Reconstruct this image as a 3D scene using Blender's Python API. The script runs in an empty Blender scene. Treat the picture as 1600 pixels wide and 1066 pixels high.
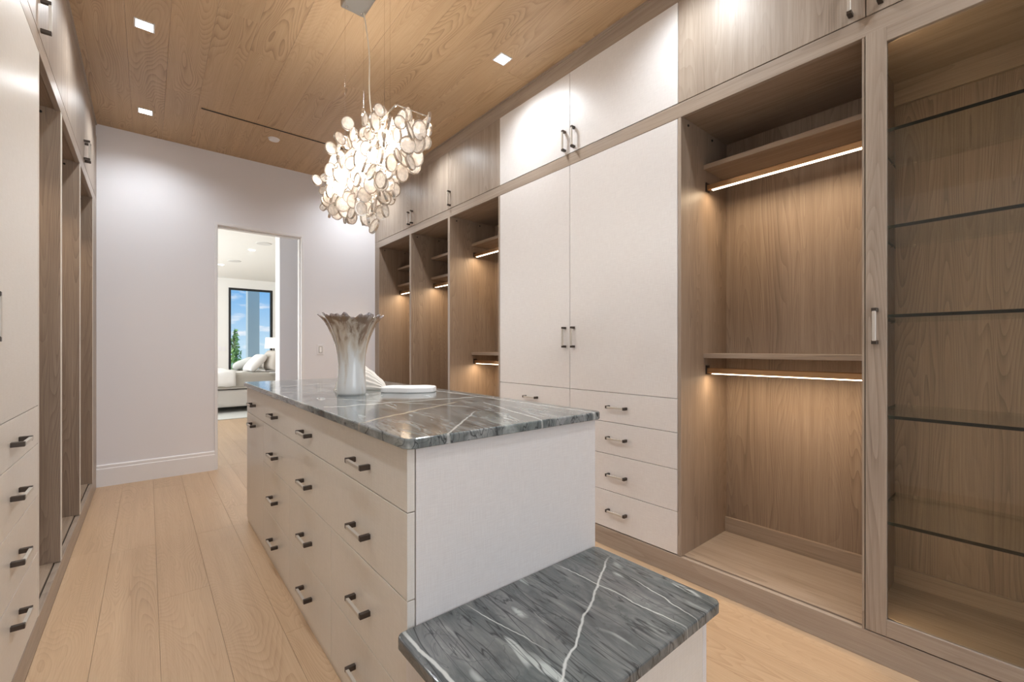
import bpy, bmesh, math, random
from mathutils import Vector, noise
R = random.Random(7)
sc = bpy.context.scene
COL = sc.collection

# ---------------------------------------------------------------- camera
F_PX = 684.0
CAM_H = 1.18
YAW = math.atan(569 / 684.0)
cam_d = bpy.data.cameras.new('camera')
cam = bpy.data.objects.new('camera', cam_d)
COL.objects.link(cam)
cam_d.sensor_width = 36
cam_d.lens = F_PX / 1600 * 36
cam_d.shift_y = 11 / 1600
cam_d.clip_start = 0.02
cam_d.clip_end = 800
cam.location = (0, 0, CAM_H)
cam.rotation_euler = (math.pi / 2, 0, -YAW)
sc.camera = cam

# ---------------------------------------------------------------- colour management
sc.view_settings.view_transform = 'Standard'
sc.view_settings.look = 'None'
sc.view_settings.exposure = 0.57
sc.view_settings.gamma = 1.0
sc.view_settings.use_curve_mapping = False
sc.cycles.use_denoising = True
sc.cycles.max_bounces = 10
sc.cycles.diffuse_bounces = 6
sc.cycles.transparent_max_bounces = 24
sc.cycles.sample_clamp_indirect = 6.0


def s2l(c):
    c = c / 255.0
    return c / 12.92 if c <= 0.04045 else ((c + 0.055) / 1.055) ** 2.4


def rgb(r, g, b):
    return (s2l(r), s2l(g), s2l(b), 1.0)


# ---------------------------------------------------------------- world: blue sky with small clouds
w = bpy.data.worlds.new('sky')
sc.world = w
w.use_nodes = True
nt = w.node_tree
nt.nodes.clear()
N = nt.nodes.new
tc = N('ShaderNodeTexCoord')
sep = N('ShaderNodeSeparateXYZ')
nt.links.new(tc.outputs['Generated'], sep.inputs[0])
ramp = N('ShaderNodeValToRGB')
ramp.color_ramp.elements[0].position = 0.0
ramp.color_ramp.elements[0].color = rgb(172, 198, 216)
ramp.color_ramp.elements[1].position = 0.13
ramp.color_ramp.elements[1].color = rgb(84, 150, 208)
nt.links.new(sep.outputs['Z'], ramp.inputs[0])
mp = N('ShaderNodeMapping')
mp.inputs['Scale'].default_value = (1, 1, 3.2)
mp.inputs['Location'].default_value = (0.35, 0, 0.1)
nt.links.new(tc.outputs['Generated'], mp.inputs[0])
nz = N('ShaderNodeTexNoise')
nz.inputs['Scale'].default_value = 13
nz.inputs['Detail'].default_value = 5
nt.links.new(mp.outputs[0], nz.inputs['Vector'])
cr = N('ShaderNodeValToRGB')
cr.color_ramp.elements[0].position = 0.58
cr.color_ramp.elements[1].position = 0.70
nt.links.new(nz.outputs['Fac'], cr.inputs[0])
mx = N('ShaderNodeMix')
mx.data_type = 'RGBA'
nt.links.new(cr.outputs[0], mx.inputs[0])
nt.links.new(ramp.outputs[0], mx.inputs[6])
mx.inputs[7].default_value = rgb(214, 216, 222)
bg = N('ShaderNodeBackground')
bg.inputs['Strength'].default_value = 1.0
nt.links.new(mx.outputs[2], bg.inputs[0])
wo = N('ShaderNodeOutputWorld')
nt.links.new(bg.outputs[0], wo.inputs[0])


# ---------------------------------------------------------------- daylight (sun + sky through the windows, plus added fill)
def lamp(name, kind, loc, energy, color=(1, 1, 1), rot=(0, 0, 0), size=None, size_y=None, **kw):
    d = bpy.data.lights.new(name, kind)
    d.energy = energy
    d.color = color
    if kind == 'AREA':
        d.shape = 'RECTANGLE'
        d.size = size
        d.size_y = size_y
    elif size is not None:
        d.shadow_soft_size = size
    for k, v in kw.items():
        setattr(d, k, v)
    o = bpy.data.objects.new(name, d)
    o.location = loc
    o.rotation_euler = rot
    COL.objects.link(o)
    return o


lamp('sun', 'SUN', (0, 0, 20), 2.4, (1.0, 0.95, 0.88), rot=(math.radians(32), 0, math.radians(-100)), angle=0.02)
# fill at an invented window behind the camera; daylight by the bedroom's left windows
lamp('rear_fill_light', 'AREA', (0.9, -2.55, 1.55), 24, (1.0, 0.98, 0.95), rot=(math.radians(90), 0, 0), size=2.3, size_y=2.3)
lamp('bedroom_daylight', 'AREA', (-1.9, 10.0, 1.6), 140, (1.0, 0.985, 0.955), rot=(0, math.radians(-90), 0), size=2.4, size_y=6.0)

# ---------------------------------------------------------------- room dimensions
XL, XR = -0.335, 2.10       # faces of the cabinets
WL, WR = -0.95, 2.66        # walls behind them
YB = 5.10                   # back wall
YF = -2.2
ZC = 3.08
Z_PL, Z_OP, Z_BAND, Z_DT = 0.11, 2.365, 2.44, 2.965


# ---------------------------------------------------------------- materials
def newmat(name):
    m = bpy.data.materials.new(name)
    m.use_nodes = True
    t = m.node_tree
    b = t.nodes['Principled BSDF']
    return m, t, b


def mathn(t, op, a=None, b=None, c=None):
    n = t.nodes.new('ShaderNodeMath')
    n.operation = op
    for i, v in enumerate((a, b, c)):
        if v is None:
            continue
        if isinstance(v, (int, float)):
            n.inputs[i].default_value = v
        else:
            t.links.new(v, n.inputs[i])
    return n.outputs[0]


def coords(t, scale, rand=0.0):
    g = t.nodes.new('ShaderNodeNewGeometry')
    out = g.outputs['Position']
    if rand:
        oi = t.nodes.new('ShaderNodeObjectInfo')
        cb = t.nodes.new('ShaderNodeCombineXYZ')
        t.links.new(mathn(t, 'MULTIPLY', oi.outputs['Random'], rand), cb.inputs[0])
        t.links.new(mathn(t, 'MULTIPLY', oi.outputs['Random'], rand * 1.7), cb.inputs[1])
        t.links.new(mathn(t, 'MULTIPLY', oi.outputs['Random'], rand * 2.3), cb.inputs[2])
        ad = t.nodes.new('ShaderNodeVectorMath')
        t.links.new(out, ad.inputs[0])
        t.links.new(cb.outputs[0], ad.inputs[1])
        out = ad.outputs[0]
    m = t.nodes.new('ShaderNodeMapping')
    m.inputs['Scale'].default_value = scale
    t.links.new(out, m.inputs[0])
    return m.outputs[0]


def noise_tex(t, vec, scale=1.0, detail=2.0, rough=0.5, dist=0.0):
    n = t.nodes.new('ShaderNodeTexNoise')
    n.inputs['Scale'].default_value = scale
    n.inputs['Detail'].default_value = detail
    n.inputs['Roughness'].default_value = rough
    n.inputs['Distortion'].default_value = dist
    t.links.new(vec, n.inputs['Vector'])
    return n.outputs['Fac']


def color_ramp(t, fac, stops):
    r = t.nodes.new('ShaderNodeValToRGB')
    e = r.color_ramp.elements
    while len(e) < len(stops):
        e.new(0.5)
    for i, (p, c) in enumerate(stops):
        e[i].position = p
        e[i].color = c
    t.links.new(fac, r.inputs[0])
    return r.outputs[0]


def wood(name, dark, mid, light, axis='Z', field=3.2, stretch=0.11, rings=26, ring_w=0.45, rough=0.42, tone=0.10, spec=0.5, rand=9.0, coat=0.0):
    m, t, b = newmat(name)
    ai = 'XYZ'.index(axis)

    def sv(s, st):
        v = [s, s, s]
        v[ai] = s * st
        return tuple(v)
    v1 = coords(t, sv(field, stretch), rand)
    f = noise_tex(t, v1, 1.0, 1.5, 0.45, 0.25)
    r1 = mathn(t, 'FRACT', mathn(t, 'MULTIPLY', f, rings * 0.5))
    r1 = mathn(t, 'POWER', r1, 2.2)
    mask = noise_tex(t, coords(t, sv(field * 0.8, stretch * 1.6), rand * 1.3), 1.0, 1.0)
    mk = t.nodes.new('ShaderNodeMapRange')
    mk.inputs['From Min'].default_value = 0.38
    mk.inputs['From Max'].default_value = 0.62
    mk.inputs['To Min'].default_value = 0.25
    t.links.new(mask, mk.inputs['Value'])
    r1 = mathn(t, 'MULTIPLY', r1, mk.outputs[0])
    v2 = coords(t, sv(260, 0.018), rand)
    fib = noise_tex(t, v2, 1.0, 3.0, 0.7)
    v3 = coords(t, sv(22, 0.03), rand)
    wide = noise_tex(t, v3, 1.0, 3.0, 0.6)
    a = mathn(t, 'MULTIPLY', r1, ring_w)
    a = mathn(t, 'ADD', a, mathn(t, 'MULTIPLY', fib, 0.75))
    a = mathn(t, 'ADD', a, mathn(t, 'MULTIPLY', wide, 0.7))
    a = mathn(t, 'MULTIPLY', a, 1.0 / (ring_w * 0.5 + 1.45))
    col = color_ramp(t, a, [(0.22, light), (0.50, mid), (0.80, dark)])
    oi = t.nodes.new('ShaderNodeObjectInfo')
    hs = t.nodes.new('ShaderNodeHueSaturation')
    t.links.new(mathn(t, 'MULTIPLY_ADD', oi.outputs['Random'], tone * 2, 1.0 - tone), hs.inputs['Value'])
    t.links.new(col, hs.inputs['Color'])
    t.links.new(hs.outputs[0], b.inputs['Base Color'])
    b.inputs['Roughness'].default_value = rough
    b.inputs['Specular IOR Level'].default_value = spec
    b.inputs['Coat Weight'].default_value = coat
    b.inputs['Coat Roughness'].default_value = 0.25
    bp = t.nodes.new('ShaderNodeBump')
    bp.inputs['Strength'].default_value = 0.10
    bp.inputs['Distance'].default_value = 0.002
    t.links.new(fib, bp.inputs['Height'])
    t.links.new(bp.outputs[0], b.inputs['Normal'])
    return m


def plain(name, col, rough=0.5, metal=0.0, spec=0.5, emit=None, strength=0.0):
    m, t, b = newmat(name)
    b.inputs['Base Color'].default_value = col
    b.inputs['Roughness'].default_value = rough
    b.inputs['Metallic'].default_value = metal
    b.inputs['Specular IOR Level'].default_value = spec
    if emit:
        b.inputs['Emission Color'].default_value = emit
        b.inputs['Emission Strength'].default_value = strength
    return m


def linen(name, c1, c2, rough=0.45, scale=420.0, coat=0.0):
    """laminate with a faint woven linen print"""
    m, t, b = newmat(name)
    va = coords(t, (scale, scale, scale * 0.05))
    vb = coords(t, (scale * 0.05, scale * 0.05, scale))
    a = mathn(t, 'ADD', noise_tex(t, va, 1.0, 1.0), noise_tex(t, vb, 1.0, 1.0))
    a = mathn(t, 'MULTIPLY', a, 0.5)
    t.links.new(color_ramp(t, a, [(0.35, c1), (0.65, c2)]), b.inputs['Base Color'])
    b.inputs['Roughness'].default_value = rough
    b.inputs['Coat Weight'].default_value = coat
    b.inputs['Coat Roughness'].default_value = 0.12
    return m


def stone(name, rot, vrot, scale=1.0, shift=(0, 0, 0), lite=1.0, white=0.6, veins=()):
    """grey marble: streaks along one direction, dark hairline cracks, pale lens shaped patches, one crossing vein"""
    m, t, b = newmat(name)
    g = t.nodes.new('ShaderNodeNewGeometry')

    def rotated(r):
        q = t.nodes.new('ShaderNodeMapping')
        q.inputs['Rotation'].default_value = (0, 0, r)
        q.inputs['Location'].default_value = shift
        t.links.new(g.outputs['Position'], q.inputs[0])
        return q.outputs[0]
    base_v, vein_v = rotated(rot), rotated(vrot)

    def mapped(s, v=None):
        q = t.nodes.new('ShaderNodeMapping')
        q.inputs['Scale'].default_value = tuple(k * scale for k in s)
        t.links.new(v or base_v, q.inputs[0])
        return q.outputs[0]
    cloud = noise_tex(t, mapped((4.0, 16.0, 8)), 1.0, 5.0, 0.65, 0.8)
    L = lite
    base = color_ramp(t, cloud, [(0.25, rgb(62 * L, 63 * L, 66 * L)), (0.45, rgb(90 * L, 94 * L, 95 * L)),
                                 (0.60, rgb(112 * L, 114 * L, 115 * L)), (0.80, rgb(152 * L, 157 * L, 155 * L))])
    big = noise_tex(t, mapped((1.6, 3.0, 3)), 1.0, 3.0, 0.5, 0.5)
    greenish = color_ramp(t, big, [(0.35, rgb(255, 252, 250)), (0.7, rgb(214, 224, 218))])
    mul = t.nodes.new('ShaderNodeMix')
    mul.data_type = 'RGBA'
    mul.blend_type = 'MULTIPLY'
    mul.inputs[0].default_value = 0.8
    t.links.new(base, mul.inputs[6])
    t.links.new(greenish, mul.inputs[7])
    col = mul.outputs[2]

    def overlay(col, fac, c):
        k = t.nodes.new('ShaderNodeMix')
        k.data_type = 'RGBA'
        t.links.new(fac, k.inputs[0])
        t.links.new(col, k.inputs[6])
        k.inputs[7].default_value = c
        return k.outputs[2]

    def contour(vec, width, detail=3.0, dist=0.8, level=0.5):
        f = noise_tex(t, vec, 1.0, detail, 0.5, dist)
        d = mathn(t, 'ABSOLUTE', mathn(t, 'SUBTRACT', f, level))
        q = t.nodes.new('ShaderNodeMapRange')
        q.inputs['From Min'].default_value = width
        q.inputs['From Max'].default_value = 0.0
        t.links.new(d, q.inputs['Value'])
        return q.outputs[0]
    pn = noise_tex(t, mapped((3.5, 13.0, 6)), 1.0, 2.0, 0.4, 0.3)
    patch = color_ramp(t, pn, [(0.655, (0, 0, 0, 1)), (0.70, (1, 1, 1, 1))])
    col = overlay(col, mathn(t, 'MULTIPLY', patch, white), rgb(184, 190, 188))
    col = overlay(col, mathn(t, 'MULTIPLY', contour(mapped((2.0, 20.0, 9)), 0.016, 2.0, 0.15), 0.9), rgb(44, 46, 48))
    col = overlay(col, mathn(t, 'MULTIPLY', contour(mapped((1.6, 26.0, 9)), 0.014, 2.0, 0.1, 0.43), 0.8), rgb(50, 52, 54))
    col = overlay(col, mathn(t, 'MULTIPLY', contour(mapped((8, 11, 12)), 0.012, 3.0, 0.5, 0.46), 0.4), rgb(46, 50, 52))
    wob = noise_tex(t, mapped((9, 9, 9)), 1.0, 3.0, 0.55)
    sepx = t.nodes.new('ShaderNodeSeparateXYZ')
    t.links.new(g.outputs['Position'], sepx.inputs[0])
    for (xa, ya, xb, yb, wd, amp, vc, soft) in veins:
        # a wandering vein along the line through (xa, ya) and (xb, yb), fading in and out along its length
        dx, dy = xb - xa, yb - ya
        ln = math.hypot(dx, dy)
        nx, ny = -dy / ln, dx / ln
        dd = mathn(t, 'ADD', mathn(t, 'MULTIPLY', sepx.outputs[0], nx), mathn(t, 'MULTIPLY', sepx.outputs[1], ny))
        dd = mathn(t, 'SUBTRACT', dd, xa * nx + ya * ny)
        dd = mathn(t, 'ADD', dd, mathn(t, 'MULTIPLY', mathn(t, 'SUBTRACT', wob, 0.5), amp))
        q = t.nodes.new('ShaderNodeMapRange')
        q.inputs['From Min'].default_value = wd
        q.inputs['From Max'].default_value = wd * soft
        t.links.new(mathn(t, 'ABSOLUTE', dd), q.inputs['Value'])
        al = mathn(t, 'ADD', mathn(t, 'MULTIPLY', sepx.outputs[0], dx / ln), mathn(t, 'MULTIPLY', sepx.outputs[1], dy / ln))
        al = mathn(t, 'SUBTRACT', al, (xa * dx + ya * dy) / ln + ln / 2)
        e = t.nodes.new('ShaderNodeMapRange')
        e.inputs['From Min'].default_value = ln / 2 + 0.06
        e.inputs['From Max'].default_value = ln / 2 - 0.04
        t.links.new(mathn(t, 'ABSOLUTE', al), e.inputs['Value'])
        col = overlay(col, mathn(t, 'MULTIPLY', mathn(t, 'MULTIPLY', q.outputs[0], e.outputs[0]), 0.85), vc)
    t.links.new(col, b.inputs['Base Color'])
    b.inputs['Roughness'].default_value = 0.11
    b.inputs['Specular IOR Level'].default_value = 0.5
    return m


GV = ('Z', 'Y', 'X')
C_D, C_M, C_L = rgb(126, 111, 98), rgb(158, 143, 129), rgb(181, 167, 152)
W_V = wood('grey oak laminate upright', C_D, C_M, C_L, 'Z', 6.5, 0.07, 80, 0.32, rough=0.42, tone=0.04, spec=0.32)
W_Y = wood('grey oak laminate lengthwise', C_D, C_M, C_L, 'Y', 7.0, 0.06, 30, 0.25, rough=0.36, tone=0.03)
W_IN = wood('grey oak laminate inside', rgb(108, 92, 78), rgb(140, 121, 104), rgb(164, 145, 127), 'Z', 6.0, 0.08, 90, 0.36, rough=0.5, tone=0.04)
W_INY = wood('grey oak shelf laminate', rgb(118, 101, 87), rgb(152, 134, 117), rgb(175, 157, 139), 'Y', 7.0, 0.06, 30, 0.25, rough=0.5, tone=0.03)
W_FL = wood('pale oak floor plank', rgb(168, 138, 108), rgb(190, 160, 128), rgb(204, 176, 145), 'Y', 5.5, 0.16, 110, 0.36, rough=0.36, tone=0.035)
W_CE = wood('stained oak ceiling plank', rgb(152, 124, 94), rgb(186, 156, 121), rgb(202, 173, 138), 'Y', 4.8, 0.17, 100, 0.55, rough=0.45, tone=0.04)
M_WHITE = linen('white linen laminate', rgb(217, 213, 211), rgb(226, 223, 221), 0.40)
M_BEIGE = linen('beige linen laminate', rgb(209, 202, 193), rgb(217, 211, 204), 0.33)
M_ISL = linen('greige linen laminate', rgb(214, 209, 200), rgb(222, 217, 209), 0.28)
M_EDGE = linen('pale edge laminate', rgb(214, 207, 196), rgb(222, 216, 206), 0.4)
M_WALL = plain('wall paint', rgb(234, 233, 237), 0.75, spec=0.3)
M_BWALL = plain('bedroom paint', rgb(238, 238, 235), 0.8, spec=0.3)
M_TRIMW = plain('white trim enamel', rgb(236, 235, 237), 0.35)
M_NICK = plain('brushed nickel', rgb(205, 199, 190), 0.38, 0.55)
M_BRONZE = plain('dark bronze', rgb(84, 76, 70), 0.38, 0.85)
M_CHROME = plain('polished chrome', rgb(225, 222, 216), 0.10, 1.0)
M_DARK = plain('dark gap', rgb(30, 26, 23), 0.8)
M_BLACK = plain('black metal', rgb(24, 25, 27), 0.45)
M_STEEL = plain('brushed steel plate', rgb(176, 174, 168), 0.42, 0.9)
M_LED = plain('warm led strip', rgb(255, 235, 205), 0.5, emit=(1.0, 0.80, 0.56, 1), strength=6.0)
M_LENS = plain('downlight lens', rgb(255, 255, 255), 0.5, emit=(1.0, 0.97, 0.93, 1), strength=14.0)
M_BULB = plain('frosted bulb', rgb(255, 250, 240), 0.5, emit=(1.0, 0.90, 0.76, 1), strength=3.5)
M_BRASS = plain('warm bronze rod', rgb(178, 142, 104), 0.35, 0.8)
V1, V2 = rgb(204, 206, 203), rgb(198, 186, 164)
M_MARB_I = stone('grey marble island', math.radians(-80), 0, 1.0, (0.3, 0.7, 0), 1.32, 0.8, (
    (0.52, 1.36, 1.05, 1.62, 0.010, 0.05, V2, 0.2), (0.55, 1.80, 1.25, 1.72, 0.016, 0.10, V1, 0.3), (0.60, 2.2, 0.98, 1.45, 0.006, 0.05, V1, 0.2),
    (1.24, 1.02, 1.20, 2.6, 0.012, 0.05, V1, 0.1), (0.62, 1.02, 0.90, 1.30, 0.005, 0.03, V1, 0.3), (0.98, 1.02, 1.10, 1.50, 0.006, 0.03, V1, 0.3),
    (0.52, 2.55, 1.25, 2.25, 0.007, 0.06, V1, 0.2), (0.52, 2.9, 1.25, 3.1, 0.010, 0.06, V1, 0.2)))
M_MARB_B = stone('grey marble bench', math.radians(-86), 0, 1.15, (1.9, 0.2, 0), 1.08, 0.8, (
    (1.20, 0.94, 0.66, 0.655, 0.0048, 0.035, V1, 0.3), (0.505, 1.05, 0.515, 0.60, 0.006, 0.02, V1, 0.5), (0.70, 1.0, 0.735, 0.80, 0.0022, 0.02, V1, 0.3),
    (1.06, 1.0, 1.08, 0.60, 0.003, 0.03, V1, 0.3), (1.18, 0.80, 1.14, 0.60, 0.003, 0.03, V1, 0.3)))
M_BED = plain('beige upholstery', rgb(196, 190, 182), 0.9)
M_BLANK = plain('grey wool blanket', rgb(176, 171, 162), 0.95)
M_SHEET = plain('white cotton', rgb(236, 234, 230), 0.9)
M_CUSH = plain('taupe cotton', rgb(190, 182, 172), 0.95)
M_SAGE = plain('pale grey cotton', rgb(206, 207, 203), 0.95)
M_RUG = plain('pale wool rug', rgb(206, 206, 200), 1.0)
M_CONC = plain('grey exterior stucco', rgb(206, 208, 206), 0.9)
M_SHADE = plain('white lamp shade', rgb(245, 243, 238), 0.8, emit=(1, 0.97, 0.92, 1), strength=0.25)
M_GRASS = plain('hazy ground', rgb(158, 178, 150), 1.0)
M_CREAM = plain('cream ceramic', rgb(238, 234, 228), 0.5)
M_MATTEW = plain('matte white ceramic', rgb(240, 240, 240), 0.4)


def glass_mat(name, tint, refl=0.10, rough=0.0):
    m, t, b = newmat(name)
    t.nodes.remove(b)
    out = t.nodes['Material Output']
    tr = t.nodes.new('ShaderNodeBsdfTransparent')
    tr.inputs[0].default_value = tint
    gl = t.nodes.new('ShaderNodeBsdfGlossy')
    gl.inputs['Roughness'].default_value = rough
    fr = t.nodes.new('ShaderNodeFresnel')
    fr.inputs[0].default_value = 1.5
    mixs = t.nodes.new('ShaderNodeMixShader')
    t.links.new(mathn(t, 'MULTIPLY', fr.outputs[0], refl), mixs.inputs[0])
    t.links.new(tr.outputs[0], mixs.inputs[1])
    t.links.new(gl.outputs[0], mixs.inputs[2])
    t.links.new(mixs.outputs[0], out.inputs[0])
    return m


M_GLASS = glass_mat('clear pane glass', (0.96, 0.97, 0.965, 1), 0.8)
M_SHGL = glass_mat('glass shelf', (0.965, 0.98, 0.97, 1), 0.35)
M_SHED = plain('dark green glass edge', rgb(12, 20, 18), 0.4, spec=0.15)


def pearl_mat():
    m, t, b = newmat('pearly glass disc')
    out = t.nodes['Material Output']
    b.inputs['Base Color'].default_value = rgb(252, 247, 240)
    b.inputs['Roughness'].default_value = 0.12
    b.inputs['Coat Weight'].default_value = 0.6
    tl = t.nodes.new('ShaderNodeBsdfTranslucent')
    tl.inputs[0].default_value = rgb(255, 246, 236)
    tr = t.nodes.new('ShaderNodeBsdfTransparent')
    a = t.nodes.new('ShaderNodeMixShader')
    a.inputs[0].default_value = 0.35
    t.links.new(b.outputs[0], a.inputs[1])
    t.links.new(tl.outputs[0], a.inputs[2])
    c = t.nodes.new('ShaderNodeMixShader')
    v = coords(t, (60, 60, 60))
    q = t.nodes.new('ShaderNodeMapRange')
    q.inputs['From Min'].default_value = 0.35
    q.inputs['From Max'].default_value = 0.65
    q.inputs['To Min'].default_value = 0.08
    q.inputs['To Max'].default_value = 0.40
    t.links.new(noise_tex(t, v, 1.0, 2.0), q.inputs['Value'])
    t.links.new(q.outputs[0], c.inputs[0])
    t.links.new(a.outputs[0], c.inputs[1])
    t.links.new(tr.outputs[0], c.inputs[2])
    t.links.new(c.outputs[0], out.inputs[0])
    return m


M_PEARL = pearl_mat()


def vase_mat():
    m, t, b = newmat('pearlescent vase glass')
    g = t.nodes.new('ShaderNodeNewGeometry')
    sp = t.nodes.new('ShaderNodeSeparateXYZ')
    t.links.new(g.outputs['Position'], sp.inputs[0])
    v = coords(t, (28, 28, 5))
    n = noise_tex(t, v, 1.0, 3.0, 0.6, 0.6)
    h = t.nodes.new('ShaderNodeMapRange')
    h.inputs['From Min'].default_value = 0.98
    h.inputs['From Max'].default_value = 1.34
    t.links.new(sp.outputs['Z'], h.inputs['Value'])
    f = mathn(t, 'ADD', h.outputs[0], mathn(t, 'MULTIPLY', mathn(t, 'SUBTRACT', n, 0.5), 1.5))
    col = color_ramp(t, f, [(0.12, rgb(214, 217, 218)), (0.45, rgb(198, 190, 178)), (0.72, rgb(184, 170, 154)), (0.95, rgb(128, 106, 88))])
    rim = t.nodes.new('ShaderNodeMapRange')
    rim.inputs['From Min'].default_value = 1.325
    rim.inputs['From Max'].default_value = 1.345
    t.links.new(sp.outputs['Z'], rim.inputs['Value'])
    n2 = noise_tex(t, coords(t, (90, 90, 60)), 1.0, 3.0, 0.6)
    rc = color_ramp(t, n2, [(0.38, rgb(96, 84, 84)), (0.55, rgb(190, 184, 188)), (0.7, rgb(226, 224, 230))])
    k = t.nodes.new('ShaderNodeMix')
    k.data_type = 'RGBA'
    t.links.new(rim.outputs[0], k.inputs[0])
    t.links.new(col, k.inputs[6])
    t.links.new(rc, k.inputs[7])
    t.links.new(k.outputs[2], b.inputs['Base Color'])
    b.inputs['Roughness'].default_value = 0.12
    b.inputs['Coat Weight'].default_value = 0.8
    b.inputs['Coat Roughness'].default_value = 0.03
    return m


M_VASE = vase_mat()

# ---------------------------------------------------------------- object helpers
WLOC = {}


def finish(name, bm, mats, parent=None, smooth=False, origin=None):
    """link a bmesh given in world coordinates as one object under its parent"""
    vs = [v.co for v in bm.verts]
    lo = Vector([min(v[i] for v in vs) for i in range(3)])
    hi = Vector([max(v[i] for v in vs) for i in range(3)])
    c = Vector(origin) if origin is not None else Vector(((lo.x + hi.x) / 2, (lo.y + hi.y) / 2, lo.z))
    for v in bm.verts:
        v.co -= c
    me = bpy.data.meshes.new(name)
    bm.to_mesh(me)
    bm.free()
    if not isinstance(mats, (list, tuple)):
        mats = [mats]
    for m in mats:
        me.materials.append(m)
    if smooth:
        for p in me.polygons:
            p.use_smooth = True
    return place(name, me, c, parent)


def place(name, me, c, parent=None, rot=None):
    o = bpy.data.objects.new(name, me)
    COL.objects.link(o)
    pl = Vector((0, 0, 0))
    if parent is not None:
        o.parent = parent
        pl = WLOC[parent.name]
    o.location = Vector(c) - pl
    if rot:
        o.rotation_euler = rot
    WLOC[o.name] = Vector(c)
    return o


def tag(o, label, cat, group=None, kind=None):
    if label:
        o['label'] = label
    if cat:
        o['category'] = cat
    if group:
        o['group'] = group
    if kind:
        o['kind'] = kind
    return o


def thing(name, label, cat, loc, group=None):
    o = bpy.data.objects.new(name, None)
    COL.objects.link(o)
    o.location = loc
    o.empty_display_size = 0.1
    WLOC[o.name] = Vector(loc)
    return tag(o, label, cat, group)


def add_box(bm, x0, x1, y0, y1, z0, z1, bev=0.0, mi=0):
    x0, x1 = min(x0, x1), max(x0, x1)
    y0, y1 = min(y0, y1), max(y0, y1)
    v = [bm.verts.new(p) for p in ((x0, y0, z0), (x1, y0, z0), (x1, y1, z0), (x0, y1, z0),
                                   (x0, y0, z1), (x1, y0, z1), (x1, y1, z1), (x0, y1, z1))]
    fs = []
    for idx in ((3, 2, 1, 0), (4, 5, 6, 7), (0, 1, 5, 4), (1, 2, 6, 5), (2, 3, 7, 6), (3, 0, 4, 7)):
        f = bm.faces.new([v[i] for i in idx])
        f.material_index = mi
        fs.append(f)
    if bev:
        es = {e for f in fs for e in f.edges}
        r = bmesh.ops.bevel(bm, geom=list(es), offset=bev, segments=1, affect='EDGES', clamp_overlap=True)
        for f in r['faces']:
            f.material_index = mi
    return fs


def box(name, x0, x1, y0, y1, z0, z1, mat, parent=None, bev=0.0):
    bm = bmesh.new()
    add_box(bm, x0, x1, y0, y1, z0, z1, bev)
    return finish(name, bm, mat, parent)


def struct(name, *a, **k):
    o = box(name, *a, **k)
    o['kind'] = 'structure'
    return o


def add_tube(bm, pts, r, n=8, mi=0, cap=True):
    pts = [Vector(p) for p in pts]
    rings = []
    for i, p in enumerate(pts):
        d = (pts[min(i + 1, len(pts) - 1)] - pts[max(i - 1, 0)]).normalized()
        u = d.orthogonal().normalized() if i == 0 else (rings_u - d * rings_u.dot(d)).normalized()
        rings_u = u
        v = d.cross(u)
        rr = r[i] if isinstance(r, (list, tuple)) else r
        rings.append([bm.verts.new(p + (u * math.cos(2 * math.pi * k / n) + v * math.sin(2 * math.pi * k / n)) * rr) for k in range(n)])
    for a, b in zip(rings, rings[1:]):
        for k in range(n):
            f = bm.faces.new((a[k], a[(k + 1) % n], b[(k + 1) % n], b[k]))
            f.material_index = mi
    if cap:
        for rg, rev in ((rings[0], True), (rings[-1], False)):
            f = bm.faces.new(rg[::-1] if rev else rg)
            f.material_index = mi


def add_disc(bm, c, r, z0, z1, n=24, mi=0):
    add_tube(bm, [(c[0], c[1], z0), (c[0], c[1], z1)], r, n, mi)


# ---- pull handles: nickel bar between two dark bronze posts ------------------------------------
HM = {}


def handle(parent, x, y, z, axis, side, L=0.135):
    """side: +1 the handle sticks out to +x, -1 to -x; axis 'y' or 'z' is the direction of the bar"""
    key = (axis, side, L)
    if key not in HM:
        bm = bmesh.new()
        d = 0.032 * side
        h = L / 2
        if axis == 'y':
            for s in (-1, 1):
                add_box(bm, 0, d, s * h, s * (h - 0.014), -0.008, 0.008, 0.001, 1)
            add_box(bm, d * 0.72, d * 1.04, -h + 0.012, h - 0.012, -0.0055, 0.0055, 0.001, 0)
        else:
            for s in (-1, 1):
                add_box(bm, 0, d, -0.008, 0.008, s * h, s * (h - 0.014), 0.001, 1)
            add_box(bm, d * 0.72, d * 1.04, -0.0055, 0.0055, -h + 0.012, h - 0.012, 0.001, 0)
        me = bpy.data.meshes.new('handle')
        bm.to_mesh(me)
        bm.free()
        me.materials.append(M_NICK)
        me.materials.append(M_BRONZE)
        HM[key] = me
    return place('handle', HM[key], (x, y, z), parent)


def front(name, parent, side, xf, y0, y1, z0, z1, mat, th=0.02, gap=0.0015):
    """a door or drawer front lying in the plane x = xf and facing the aisle; side = +1 faces +x, -1 faces -x"""
    return box(name, xf, xf - side * th, y0 + gap, y1 - gap, z0 + gap, z1 - gap, mat, parent, 0.0008)


# ================================================================= SETTING
floor = struct('floor', WL - 0.3, 6.0, YF - 0.3, 14.4, -0.12, -0.014, W_FL)
PW = 0.2


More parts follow.
